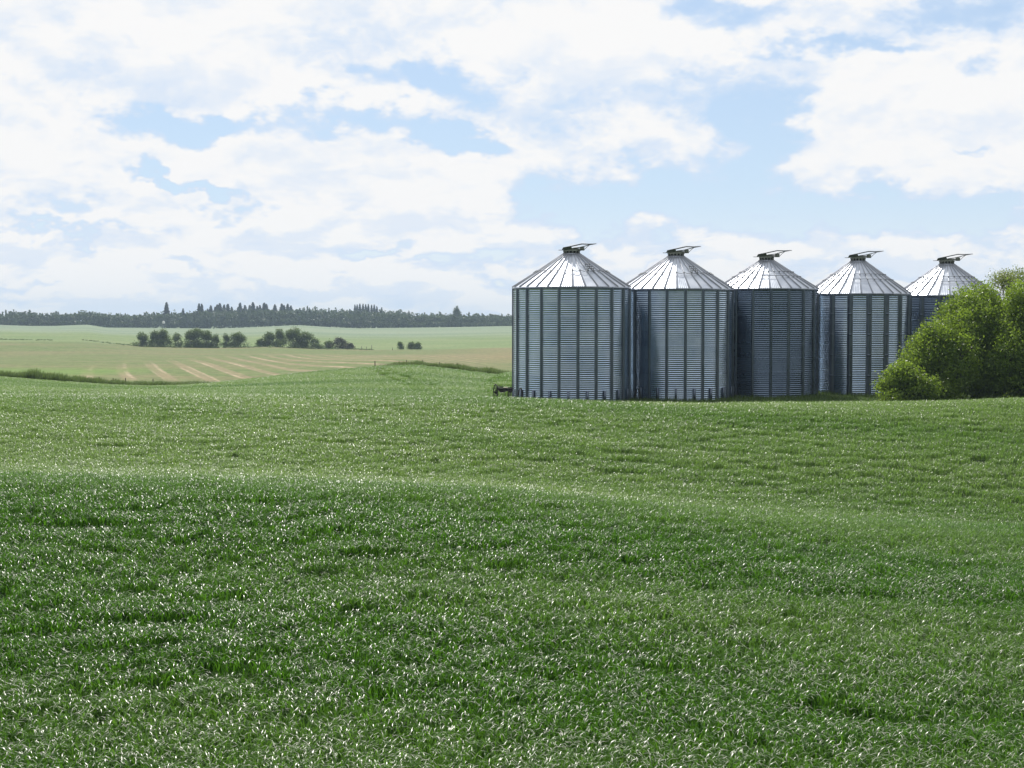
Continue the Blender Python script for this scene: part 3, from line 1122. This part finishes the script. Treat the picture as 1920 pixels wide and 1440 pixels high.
yv_ = [yard_patch(90 + i) for i in range(3)]
pts, sc_ = [], []
for k in range(5200):
    y = random.uniform(90.5, 122)
    x = random.uniform((905 - 960) * y / F, (2120 - 960) * y / F)
    m_ = min(math.hypot(x - a, y - b) - r for a, b, r in BIN_POS)
    if m_ < 0.15:
        continue
    pts.append((x, y))
    sc_.append(random.uniform(0.7, 1.3) * (1.4 if m_ < 0.9 else 1.1))
pts = np.array(pts)
pts = np.column_stack([pts, height(pts[:, 0], pts[:, 1])])
n_ = len(pts)
yg = scatter('yard_grass', pts, RNG.uniform(0, 6.28, n_), sc_, RNG.integers(0, 3, n_), RNG.random(n_), yv_)
tag(yg, 'uncut grass growing round the feet of the grain bins', 'grass', kind='stuff')


# ================================================================ trees
def leaf_quads(C, size, rng, up=0.25, elong=1.7):
    """folded diamond leaves at the points C"""
    n = len(C)
    nrm = rng.normal(size=(n, 3))
    nrm[:, 2] += up
    nrm /= np.linalg.norm(nrm, axis=1)[:, None]
    t = np.cross(nrm, rng.normal(size=(n, 3)))
    t /= np.linalg.norm(t, axis=1)[:, None] + 1e-9
    b = np.cross(nrm, t)
    s = size * rng.uniform(0.6, 1.35, n)[:, None]
    a0 = C - t * s * elong * 0.5
    a1 = C + b * s * 0.5 + nrm * s * 0.12
    a2 = C + t * s * elong * 0.5
    a3 = C - b * s * 0.5 + nrm * s * 0.12
    V = np.stack([a0, a1, a2, a3], 1).reshape(-1, 3)
    q = np.arange(n * 4).reshape(-1, 4)
    return V, q


def lobed_points(lobes, n, rng, clump=14, spread=0.28, zmin=0.05, shell=0.72):
    """points grouped in twig clumps on and inside the given lobes (x,y,z,rx,ry,rz,weight)"""
    w = np.array([l[3] * l[5] * (l[6] if len(l) > 6 else 1.0) for l in lobes])
    w = w / w.sum()
    nc = max(1, n // clump)
    pick = rng.choice(len(lobes), nc, p=w)
    L = np.array([l[:6] for l in lobes])[pick]
    v = rng.normal(size=(nc, 3))
    v /= np.linalg.norm(v, axis=1)[:, None]
    rr = np.where(rng.random(nc) < shell, rng.uniform(0.82, 1.06, nc), rng.uniform(0.25, 0.85, nc))
    # ragged outline: some twigs reach out
    rr = rr * (1 + 0.10 * rng.normal(size=nc).clip(-1, 2))
    C = L[:, :3] + v * L[:, 3:6] * rr[:, None]
    out = np.repeat(C, clump, 0) + rng.normal(size=(nc * clump, 3)) * spread * np.array([1, 1, 0.8])
    out = out[out[:, 2] > zmin]
    return out


def limbs(mb, base, lobes, r0, rng, n=7):
    for l in lobes:
        c = np.array(l[:3])
        b = np.array([base[0] + rng.normal() * r0 * 0.6, base[1] + rng.normal() * r0 * 0.6, base[2]])
        mid = (b + c) / 2 + rng.normal(size=3) * 0.12 * np.linalg.norm(c - b) * np.array([1, 1, 0.3])
        mb.tube([b, b * 0.6 + mid * 0.4 + [0, 0, 0.1], mid, c, c + (c - mid) * 0.2], [r0 * 0.62, r0 * 0.5, r0 * 0.36, r0 * 0.2, r0 * 0.05], n)
        for k in range(3):
            e = c + rng.normal(size=3) * np.array(l[3:6]) * 0.55
            mb.tube([mid * 0.4 + c * 0.6, (mid * 0.4 + c * 0.6 + e) / 2 + rng.normal(size=3) * 0.08, e], [r0 * 0.2, r0 * 0.12, r0 * 0.03], 5)


def broadleaf(name, loc, lobes, nleaf, leaf, mat, bark, r0, seed, label=None, cat='tree', group=None, clump=14, spread=0.28, zmin=0.05, shell=0.72, trunk_top=None):
    rng = np.random.default_rng(seed)
    root = empty(name, loc)
    if label:
        tag(root, label, cat, group)
    mb = MB()
    zt = trunk_top if trunk_top is not None else 0.35
    mb.tube([(0, 0, -0.4), (0.02, 0.0, zt * 0.5), (0.0, 0.03, zt)], [r0 * 1.25, r0 * 0.95, r0 * 0.85], 9)
    limbs(mb, (0, 0, zt * 0.8), lobes, r0, rng)
    mb.build('trunk', bark, root, True)
    C = lobed_points(lobes, nleaf, rng, clump, spread, zmin, shell)
    V, q = leaf_quads(C, leaf, rng)
    add('crown', mesh_np('crown', V, q, mat), root)
    return root


def sublobes(main, k, rng, f=0.42):
    """break one crown volume into smaller billows"""
    out = []
    x, y, z, rx, ry, rz = main
    for i in range(k):
        v = rng.normal(size=3)
        v /= np.linalg.norm(v)
        if v[2] < -0.3:
            v[2] = -v[2]
        g = rng.uniform(0.6, 1.0)
        s = f * rng.uniform(0.75, 1.2)
        out.append((x + v[0] * rx * 0.72 * g, y + v[1] * ry * 0.72 * g, z + v[2] * rz * 0.72 * g, rx * s, ry * s, rz * s, 1.0))
    return out


# ---------------------------------------------------------------- willows in front of the last bins
WIL = [  # px, d, half width px, top row, depth radius, leaves, label
    (1693, 95.5, 56, 678, 1.7, 13000, 'lowest willow bush at the left end of the thicket, covering the foot of a bin'),
    (1748, 98.5, 72, 590, 2.4, 27000, 'mid-height willow between the low bush and the tall willows'),
    (1832, 101.5, 104, 517, 3.6, 60000, 'tall dense green willow rising in front of the farthest bin roof'),
    (1928, 99.0, 92, 511, 3.4, 48000, 'tall willow cut by the right edge, dark under its crown'),
]
for i, (px, d, hw, top, dep, nl, label) in enumerate(WIL):
    rng = np.random.default_rng(200 + i)
    x, y, z = at(px, d)
    h = zrow(d, top) - z
    w = hw * d / F
    main = (0, 0, h * 0.47, w * 0.84, dep * 0.84, h * 0.50)
    lob = sublobes(main, 22 if i else 12, rng, 0.34)
    lob += [(rng.uniform(-0.7, 0.7) * w, rng.uniform(-0.9, -0.1) * dep, h * rng.uniform(0.08, 0.26), w * 0.36, dep * 0.36, h * 0.15, 0.8) for _ in range(7)]
    lob += [(0, 0, h * 0.5, w * 0.55, dep * 0.55, h * 0.38, 0.6)]
    lob += [(rng.uniform(-0.8, 0.8) * w, -dep * rng.uniform(0.45, 0.8), h * rng.uniform(0.3, 0.62), w * 0.30, dep * 0.30, h * 0.17, 0.8) for _ in range(6)]
    broadleaf('willow_tree', (x, y, z), lob, nl, 0.10, M['willow'], M['bark'], 0.10 + 0.012 * h, 300 + i, label, 'tree', 'willows right of the bins', 16, 0.25, 0.1)
x, y, z = at(1908, 109)
h = zrow(109, 497) - z
rng = np.random.default_rng(77)
lob = [(rng.uniform(-1.7, 3.0), rng.uniform(-1, 1), h * rng.uniform(0.6, 0.93), 0.8, 0.8, 0.5, 1) for _ in range(26)]
broadleaf('willow_tree', (x, y, z), lob, 14000, 0.085, M['willow_pale'], M['bark'], 0.11, 401, 'thin pale treetop showing against the sky at the upper right', 'tree', 'willows right of the bins', 10, 0.26, 0.3, 0.6, 3.0)

# ---------------------------------------------------------------- grove in the valley
def grove_tree(px, d, hw, base_row, top_row_, seed, label, mat='grove', nleaf=2600, stem=0.16, bushy=False, group='trees of the valley grove', bark='palebark'):
    x, y, z = at(px, d)
    h = (base_row - top_row_ - 2) * d / F
    w = 1.04 * hw * d / F
    nleaf = int(nleaf * 1.5)
    rng = np.random.default_rng(seed)
    zb = 0.06 if bushy else stem
    main = (0, 0, h * (zb + (1 - zb) * 0.52), w * 0.85, w * 0.85, h * (1 - zb) * 0.50)
    lob = sublobes(main, 13, rng, 0.40) + [(0, 0, main[2], w * 0.6, w * 0.6, main[5] * 0.8, 0.7)]
    lob += [(rng.uniform(-1, 1) * w, rng.uniform(-1, 1) * w, h * rng.uniform(0.08, 0.3), w * 0.40, w * 0.40, h * 0.16, 0.9) for _ in range(8)]
    return broadleaf('grove_tree' if not bushy else 'field_bush', (x, y, z), lob, nleaf, 0.27, M[mat], M[bark], 0.03 + 0.006 * h, seed, label, 'tree' if not bushy else 'bush', group, 8, 0.42, 0.1, 0.7, h * zb)


GROVE = [
    (268, 606, 12, 649, 621, 'small pale tree at the left end of the grove', {}),
    (292, 604, 12, 650, 618, 'left of two touching dark trees near the grove start', {}),
    (307, 606, 13, 651, 617, 'right of two touching dark trees near the grove start', {}),
    (332, 602, 9, 652, 622, 'thin tree between the pair and the widest grove tree', dict(nleaf=1100)),
    (357, 604, 13, 652, 619, 'tree on the left flank of the widest grove clump', {}),
    (372, 606, 17, 652, 613, 'tallest rounded tree of the left grove clump', dict(nleaf=3400)),
    (388, 604, 13, 651, 619, 'tree on the right flank of the widest grove clump', {}),
    (403, 602, 9, 650, 623, 'small tree trailing off the right of the left clump', dict(nleaf=1300)),
    (424, 604, 8, 648, 622, 'thin tree left of the round dark bush tree', dict(nleaf=1100)),
    (446, 604, 17, 649, 618, 'round dark bushy tree standing in the gap of the grove', dict(bushy=True, nleaf=3400)),
    (490, 604, 9, 648, 632, 'low dark bush at the left foot of the big clump', dict(bushy=True, nleaf=1200)),
    (505, 606, 13, 650, 621, 'left tree of the big grove clump', {}),
    (526, 606, 13, 652, 617, 'narrow upright tree in the big grove clump', {}),
    (550, 604, 20, 655, 617, 'tallest broad tree in the middle of the big clump', dict(nleaf=4200, stem=0.16)),
    (572, 602, 19, 656, 623, 'sloping right shoulder tree of the big clump', dict(nleaf=3600, stem=0.12)),
    (591, 602, 11, 655, 634, 'low bush at the right foot of the big clump', dict(bushy=True, nleaf=1300)),
    (617, 608, 12, 650, 633, 'dull green low bush beside the grey one', dict(bushy=True, nleaf=1300)),
    (637, 608, 16, 651, 628, 'grey thin bush right of the big clump', dict(bushy=True, mat='greybush', nleaf=1900)),
    (655, 606, 8, 651, 638, 'small grey bush at the end of the grove', dict(bushy=True, mat='greybush', nleaf=700)),
    (751, 610, 5, 656, 641, 'left of three small upright trees on the pasture', dict(nleaf=700, stem=0.1)),
    (771, 610, 6, 655, 640, 'middle of three small upright trees on the pasture', dict(nleaf=800, stem=0.1)),
    (783, 610, 7, 655, 641, 'right of three small upright trees on the pasture', dict(nleaf=900, stem=0.1)),
]
for i, (px, d, hw, b, t_, label, kw) in enumerate(GROVE):
    grove_tree(px, d, hw, b, t_, 500 + i, label, **kw)


# ---------------------------------------------------------------- wood on the skyline
def conifer_pts(rng, h, w, n):
    f = rng.random(n) ** 0.75
    a = rng.uniform(0, 2 * pi, n)
    tier = 0.72 + 0.28 * np.cos(f * 2 * pi * 9)
    r = w * (1 - f) ** 0.85 * np.sqrt(rng.uniform(0.15, 1, n)) * tier + 0.1
    return np.stack([r * np.cos(a), r * np.sin(a), h * (0.04 + 0.96 * f) - 0.06 * r], 1)


def crown_pts(rng, h, w, n):
    main = (0, 0, h * 0.56, w * 0.8, w * 0.8, h * 0.40)
    lob = sublobes(main, 8, rng, 0.48) + [(0, 0, h * 0.5, w * 0.6, w * 0.6, h * 0.42, 1.0)]
    return lobed_points(lob, n, rng, 5, 0.5, 0.4, 0.7)


def make_spruce(seed, mat):
    rng = np.random.default_rng(seed)
    C = conifer_pts(rng, 1.0 * 20, 5.2, 1100)
    V, q = leaf_quads(C, 0.95, rng, -0.2, 1.6)
    cm = mesh_np('crown', V, q, M[mat])
    mb = MB()
    mb.tube([(0, 0, -1), (0, 0, 10), (0, 0, 19.6)], [0.30, 0.2, 0.03], 6)
    return cm, mb.mesh('trunk', M['bark'])


SPR = [make_spruce(600 + i, 'spruce') for i in range(3)]


def spruce(px, d, top_row, label, group=None, wide=1.0):
    x, y, z = at(px, d)
    h = zrow(d, top_row) - z
    k = random.randrange(3)
    root = empty('spruce_tree', (x, y, z), random.uniform(0, 6.28))
    s = h / 20.0
    root.scale = (s * wide, s * wide, s)
    tag(root, label, 'tree', group)
    add('crown', SPR[k][0], root)
    add('trunk', SPR[k][1], root)


spruce(313, 1372, 568, 'lone broad spruce standing clear above the wood at the left', wide=1.15)
spruce(374, 1380, 570, 'taller left spruce of the close pair above the wood', 'pair of spruces on the skyline')
spruce(379, 1384, 571, 'right spruce of the close pair above the wood', 'pair of spruces on the skyline')
ORD = 'first second third fourth fifth sixth seventh eighth ninth tenth eleventh twelfth thirteenth fourteenth fifteenth sixteenth seventeenth eighteenth nineteenth twentieth twenty-first twenty-second'.split()
for o_, (px, row) in enumerate(((390, 579), (396, 574), (404, 576), (408, 571), (413, 569), (421, 572), (428, 571), (435, 576), (447, 576), (451, 569), (460, 573), (469, 573), (475, 568), (483, 574), (488, 572), (496, 569), (500, 571), (516, 572), (529, 570), (533, 573), (540, 570), (546, 573))):
    spruce(px, random.uniform(1500, 1600), row + random.uniform(-0.7, 0.7), 'dark spruce, %s from the left in the long ragged row on the hill' % ORD[o_], 'row of spruces on the hill', wide=1.45)
for o_, (px, row) in enumerate(((666, 572), (670, 571), (675, 570), (681, 571), (686, 571), (691, 571), (697, 572), (702, 572), (707, 574), (716, 576))):
    spruce(px, random.uniform(1560, 1640), row + random.uniform(-0.6, 0.6), 'slim spruce, %s from the left in the tight skyline clump right of the hill' % ORD[o_], 'tight clump of spruces', wide=0.95)
spruce(344, 1390, 579, 'small spruce tip between the lone spruce and the pair')
spruce(767, 1420, 583, 'slender spruce tip above the lower wood right of the clump', wide=0.7)
x, y, z = at(857, 1380)
broadleaf('poplar_tree', (x, y, z), sublobes((0, 0, 12, 4.2, 4.2, 7.5), 12, np.random.default_rng(9), 0.42), 1500, 0.7, M['wood'], M['bark'], 0.3, 640, 'feathery tall poplar above the wood near the bins', 'tree', None, 6, 0.8, 1.0, 0.7, 5.0)

Vs, Qs, off = [], [], 0
SKYL = tab(-300, 585, 0, 585, 30, 583, 100, 587, 160, 584, 260, 588, 330, 584, 400, 582, 470, 580, 560, 581, 650, 584, 750, 587, 850, 588, 965, 590, 1200, 589)
rng = np.random.default_rng(11)
for rank, (d0, d1, step, dh) in enumerate(((1340, 1350, 3.2, 17), (1344, 1362, 4.6, 4), (1375, 1410, 4.6, 1.5), (1430, 1500, 5.2, 0), (1560, 1680, 6.0, 0))):
    px = -300.0
    while px < 1250:
        px += step * rng.uniform(0.5, 1.5)
        d = rng.uniform(d0, d1)
        if rank <= 1 and (300 < px < 312 or (395 < px < 399)):
            continue
        x, y, z = at(px, d)
        top = SKYL(px) + dh + rng.normal() * 1.8
        if rank >= 3 and 560 < px < 760:
            top -= 3.0
        if rank == 4 and not (360 < px < 760):
            continue
        h = np.clip(zrow(d, top) - z, 3.5, 22.0)
        con = rng.random() < (0.34 if 0 < rank < 3 and px < 780 else 0.08)
        if con:
            C = conifer_pts(rng, h * rng.uniform(0.85, 1.08), rng.uniform(2.0, 3.0), 120)
            V, q = leaf_quads(C, 1.25, rng, -0.2, 1.5)
        else:
            C = crown_pts(rng, h, rng.uniform(2.8, 4.6), 170)
            V, q = leaf_quads(C, 1.15, rng, 0.3, 1.3)
        Vs.append(V + np.array([x, y, z]))
        Qs.append(q + off)
        off += len(V)
wood = add('woodland', mesh_np('woodland', np.vstack(Vs), np.vstack(Qs), M['wood']))
tag(wood, 'dark bluish mixed wood closing the far edge of the fields', 'woodland', kind='stuff')

# small white round-topped tank among the trees
x, y, z = at(307.5, 1338)
t = empty('water_tank', (x, y, z))
tag(t, 'small white round-topped tank between the trees under the lone spruce', 'tank')
mb = MB()
mb.lathe([(1.25, 5.2), (1.3, 6.4), (1.15, 7.1), (0.7, 7.6), (0.02, 7.8)], 20)
mb.build('tank_body', M['white'], t, True)
for k in range(4):
    a = pi / 4 + k * pi / 2
    MB().tube([(1.3 * cos(a), 1.3 * sin(a), -0.5), (1.0 * cos(a), 1.0 * sin(a), 5.3)], 0.12, 6).build('leg', M['rod'], t)

# ================================================================ fence posts
def post_mesh(seed, h):
    rng = np.random.default_rng(seed)
    mb = MB()
    n = 8
    lean = rng.normal(size=2) * 0.03
    prof = [(-0.5, 0.065), (0.3, 0.062), (h * 0.7, 0.058), (h - 0.03, 0.054), (h, 0.04)]
    mb.tube([(lean[0] * z_, lean[1] * z_, z_) for z_, _ in prof], [r for _, r in prof], n)
    return mb.mesh('fence_post', M['post'], False)


PM = [post_mesh(i, 1.25 + 0.1 * i) for i in range(3)]
names_left = ['first weathered fence post among the weeds at the far left', 'left post of the close pair at the left fence', 'right post of the close pair at the left fence', 'single weathered post right of the close pair', 'last short post before the dip of the wheat edge']
for px, lb in zip((186, 212, 216, 235, 286), names_left):
    x, y, z = at(px, 177.5)
    o = add('fence_post', PM[random.randrange(3)], None, (x, y, z), (0, 0, random.uniform(0, 6)))
    o.scale = (1, 1, 0.68)
    tag(o, lb, 'fence post', 'posts of the field fence')
names_right = ['short post left of the knoll, standing alone at the swath end', 'tall dark post on top of the knoll, left of two', 'tall dark post on top of the knoll, right of two',
               'shorter post just right of the knoll top', 'dark post halfway down the knoll fence', 'post before the bright green strip', 'post at the edge of the bright green strip', 'last fence post left of the nearest bin']
for (px, top), lb in zip(((703, 682), (762, 674), (792.5, 674.5), (824, 680), (857.5, 682), (892, 687.5), (922, 694), (953, 699)), names_right):
    d = 178.0
    x, y, z = at(px, d)
    o = add('fence_post', PM[random.randrange(3)], None, (x, y, z), (0, 0, random.uniform(0, 6)))
    o.scale = (1, 1, max(0.6, (zrow(d, top) - z) / 1.35))
    tag(o, lb, 'fence post', 'posts of the field fence')
far_lb = ['thin far post just right of the grey bush', 'second thin far post on the pasture fence', 'far post left beside the taller one', 'tallest far post on the pasture fence', 'far post near the three upright trees']
for (px, hh), lb in zip(((651, 1.3), (678, 1.4), (687, 1.5), (697, 2.2), (736, 1.1)), far_lb):
    x, y, z = at(px, 592)
    o = add('fence_post', PM[random.randrange(3)], None, (x, y, z))
    o.scale = (1.6, 1.6, hh / 1.3)
    tag(o, lb, 'fence post', 'posts of the pasture fence')

# ================================================================ old implement beside the first bin
x, y, z = at(944, 94.8)
z = zrow(94.8, 743) - 0.35
im = empty('farm_implement', (x, y, z))
tag(im, 'dark old iron farm implement with spoked wheel left of the nearest bin', 'implement')
k = 94.8 / F              # metres per photo pixel here


def ip(px, row, yy=0.0):
    return ((px - 944) * k, yy, zrow(94.8, row) - z)


mb = MB()          # steel wheel, seen nearly edge on
cx, cy, cz_ = ip(929.5, 735)
Rw = 0.50
wheel_ax = np.array([cos(0.30), sin(0.30), 0])
wu = np.array([-sin(0.30), cos(0.30), 0])
ring = [np.array([cx, 0, cz_]) + Rw * (wu * cos(a) + np.array([0, 0, 1.0]) * sin(a)) for a in np.linspace(0, 2 * pi, 33)]
mb.tube(ring, 0.035, 6, False)
wh = mb.build('wheel', M['rust'], im)
mb = MB()
for a in np.linspace(0, 2 * pi, 9)[:-1]:
    mb.tube([np.array([cx, 0, cz_]), np.array([cx, 0, cz_]) + Rw * (wu * cos(a) + np.array([0, 0, 1.0]) * sin(a))], 0.014, 5)
mb.tube([np.array([cx, 0, cz_]) - wheel_ax * 0.1, np.array([cx, 0, cz_]) + wheel_ax * 0.1], 0.06, 8)
mb.build('spoke', M['rust'], wh)
mb = MB()          # lift lever and uprights at the wheel end
mb.tube([ip(931.5, 744, -0.1), ip(931.5, 727, -0.1), ip(931.2, 720.5, -0.1)], [0.035, 0.035, 0.02], 6)
mb.tube([ip(931.5, 723.5, -0.1), ip(944, 725, -0.1)], 0.02, 6)
mb.tube([ip(922, 743, -0.2), ip(929, 737, -0.15)], 0.012, 5)
mb.build('lever', M['rust'], im)
mb = MB()          # trough-shaped body, deeper at its left end
pr = [(932.5, 727.2), (956, 728.6), (961, 728.8), (961, 733.3), (951, 733.0), (944, 735.4), (938.5, 735.6), (935.5, 733)]
f0 = [ip(a, b, -0.28) for a, b in pr]
f1 = [ip(a, b, 0.28) for a, b in pr]
n = len(pr)
mb.addv(f0 + f1, [(i, n + i, n + (i + 1) % n, (i + 1) % n) for i in range(n)], [(0, i + 1, i) for i in range(1, n - 1)] + [(n, n + i, n + i + 1) for i in range(1, n - 1)])
mb.build('trough', M['rust'], im)
mb = MB()
c = ip(948, 727.3)
mb.box((c[0], -0.05, c[2] + 0.02), (0.30, 0.50, 0.05), 0.03)
mb.build('plank', M['plank'], im)
mb = MB()
mb.tube([ip(931, 725.8, 0.1), ip(950, 727, 0.1), ip(964, 728.2, 0.1)], 0.03, 6)
mb.build('frame_bar', M['rust'], im)
for (p, yy) in ((952.7, -0.25), (954, 0.25)):
    mb = MB()
    mb.tube([ip(p, 728, yy), ip(p - 0.2, 736, yy), ip(p - 0.6, 747, yy)], [0.028, 0.024, 0.022], 6)
    mb.build('leg', M['rust'], im)
mb = MB()
cc = np.array(ip(957.5, 731))
for yy in (-0.2, 0.2):
    mb.tube([cc + np.array([0.13 * cos(a), yy, 0.16 * sin(a)]) for a in np.linspace(0, 2 * pi, 17)], 0.03, 6, False)
mb.tube([cc + [0, -0.22, 0], cc + [0, 0.22, 0]], 0.10, 10)
mb.build('pulley', M['rust'], im)
mb = MB()
mb.tube([ip(957, 733, -0.1), ip(956, 740, -0.1), ip(955, 747, -0.1)], [0.05, 0.04, 0.03], 6)
mb.tube([ip(945.5, 735, 0.1), ip(945.3, 746, 0.1)], 0.014, 5)
mb.build('coulter', M['rod'], im)

# bent black hoses at the feet of the first two bins
for (px, d, lb) in ((974.5, 94.6, 'bent black hose arching at the left foot of the nearest bin'), (1195, 99.6, 'bent black hose arching at the left foot of the second bin')):
    x, y, z = at(px, d)
    hs = empty('hose', (x, y, z))
    tag(hs, lb, 'hose', 'hoses at the bin feet')
    kk = d / F
    zz = zrow(d, 727.5) - z
    mb = MB()
    mb.tube([(-3.2 * kk * 1.6, 0, -0.05), (-3.0 * kk * 1.4, 0, zz * 0.45), (-1.8 * kk, 0, zz * 0.8), (0.6 * kk, 0, zz), (3.0 * kk, 0, zz * 0.94), (4.6 * kk, 0, zz * 0.75), (4.9 * kk, 0, -0.05)], 0.05, 8)
    mb.build('pipe', M['rubber'], hs, True)
    mb = MB()
    mb.tube([(-3.3 * kk * 1.6, 0, 0.0), (-3.2 * kk * 1.6, 0, 0.12)], 0.085, 8)
    mb.build('coupling', M['rod'], hs)

# ================================================================ haze
m, t, out = new_mat('haze_air')
pv = t.node('ShaderNodeVolumePrincipled')
pv.inputs['Color'].default_value = (0.62, 0.80, 1.0, 1.0)
pv.inputs['Density'].default_value = 0.00016
pv.inputs['Anisotropy'].default_value = 0.1
t.l.new(pv.outputs[0], out.inputs['Volume'])
zlo = float(gz.min()) - 1.5
mb = MB()
mb.box((0, 0, (zlo + 62) / 2), (10400, 10400, 62 - zlo))
hz = mb.build('haze', m)
tag(hz, 'thin pale blue summer haze lying over the fields', 'haze', kind='stuff')
print('HAZE z', zlo, 'ground max', float(gz.max()))
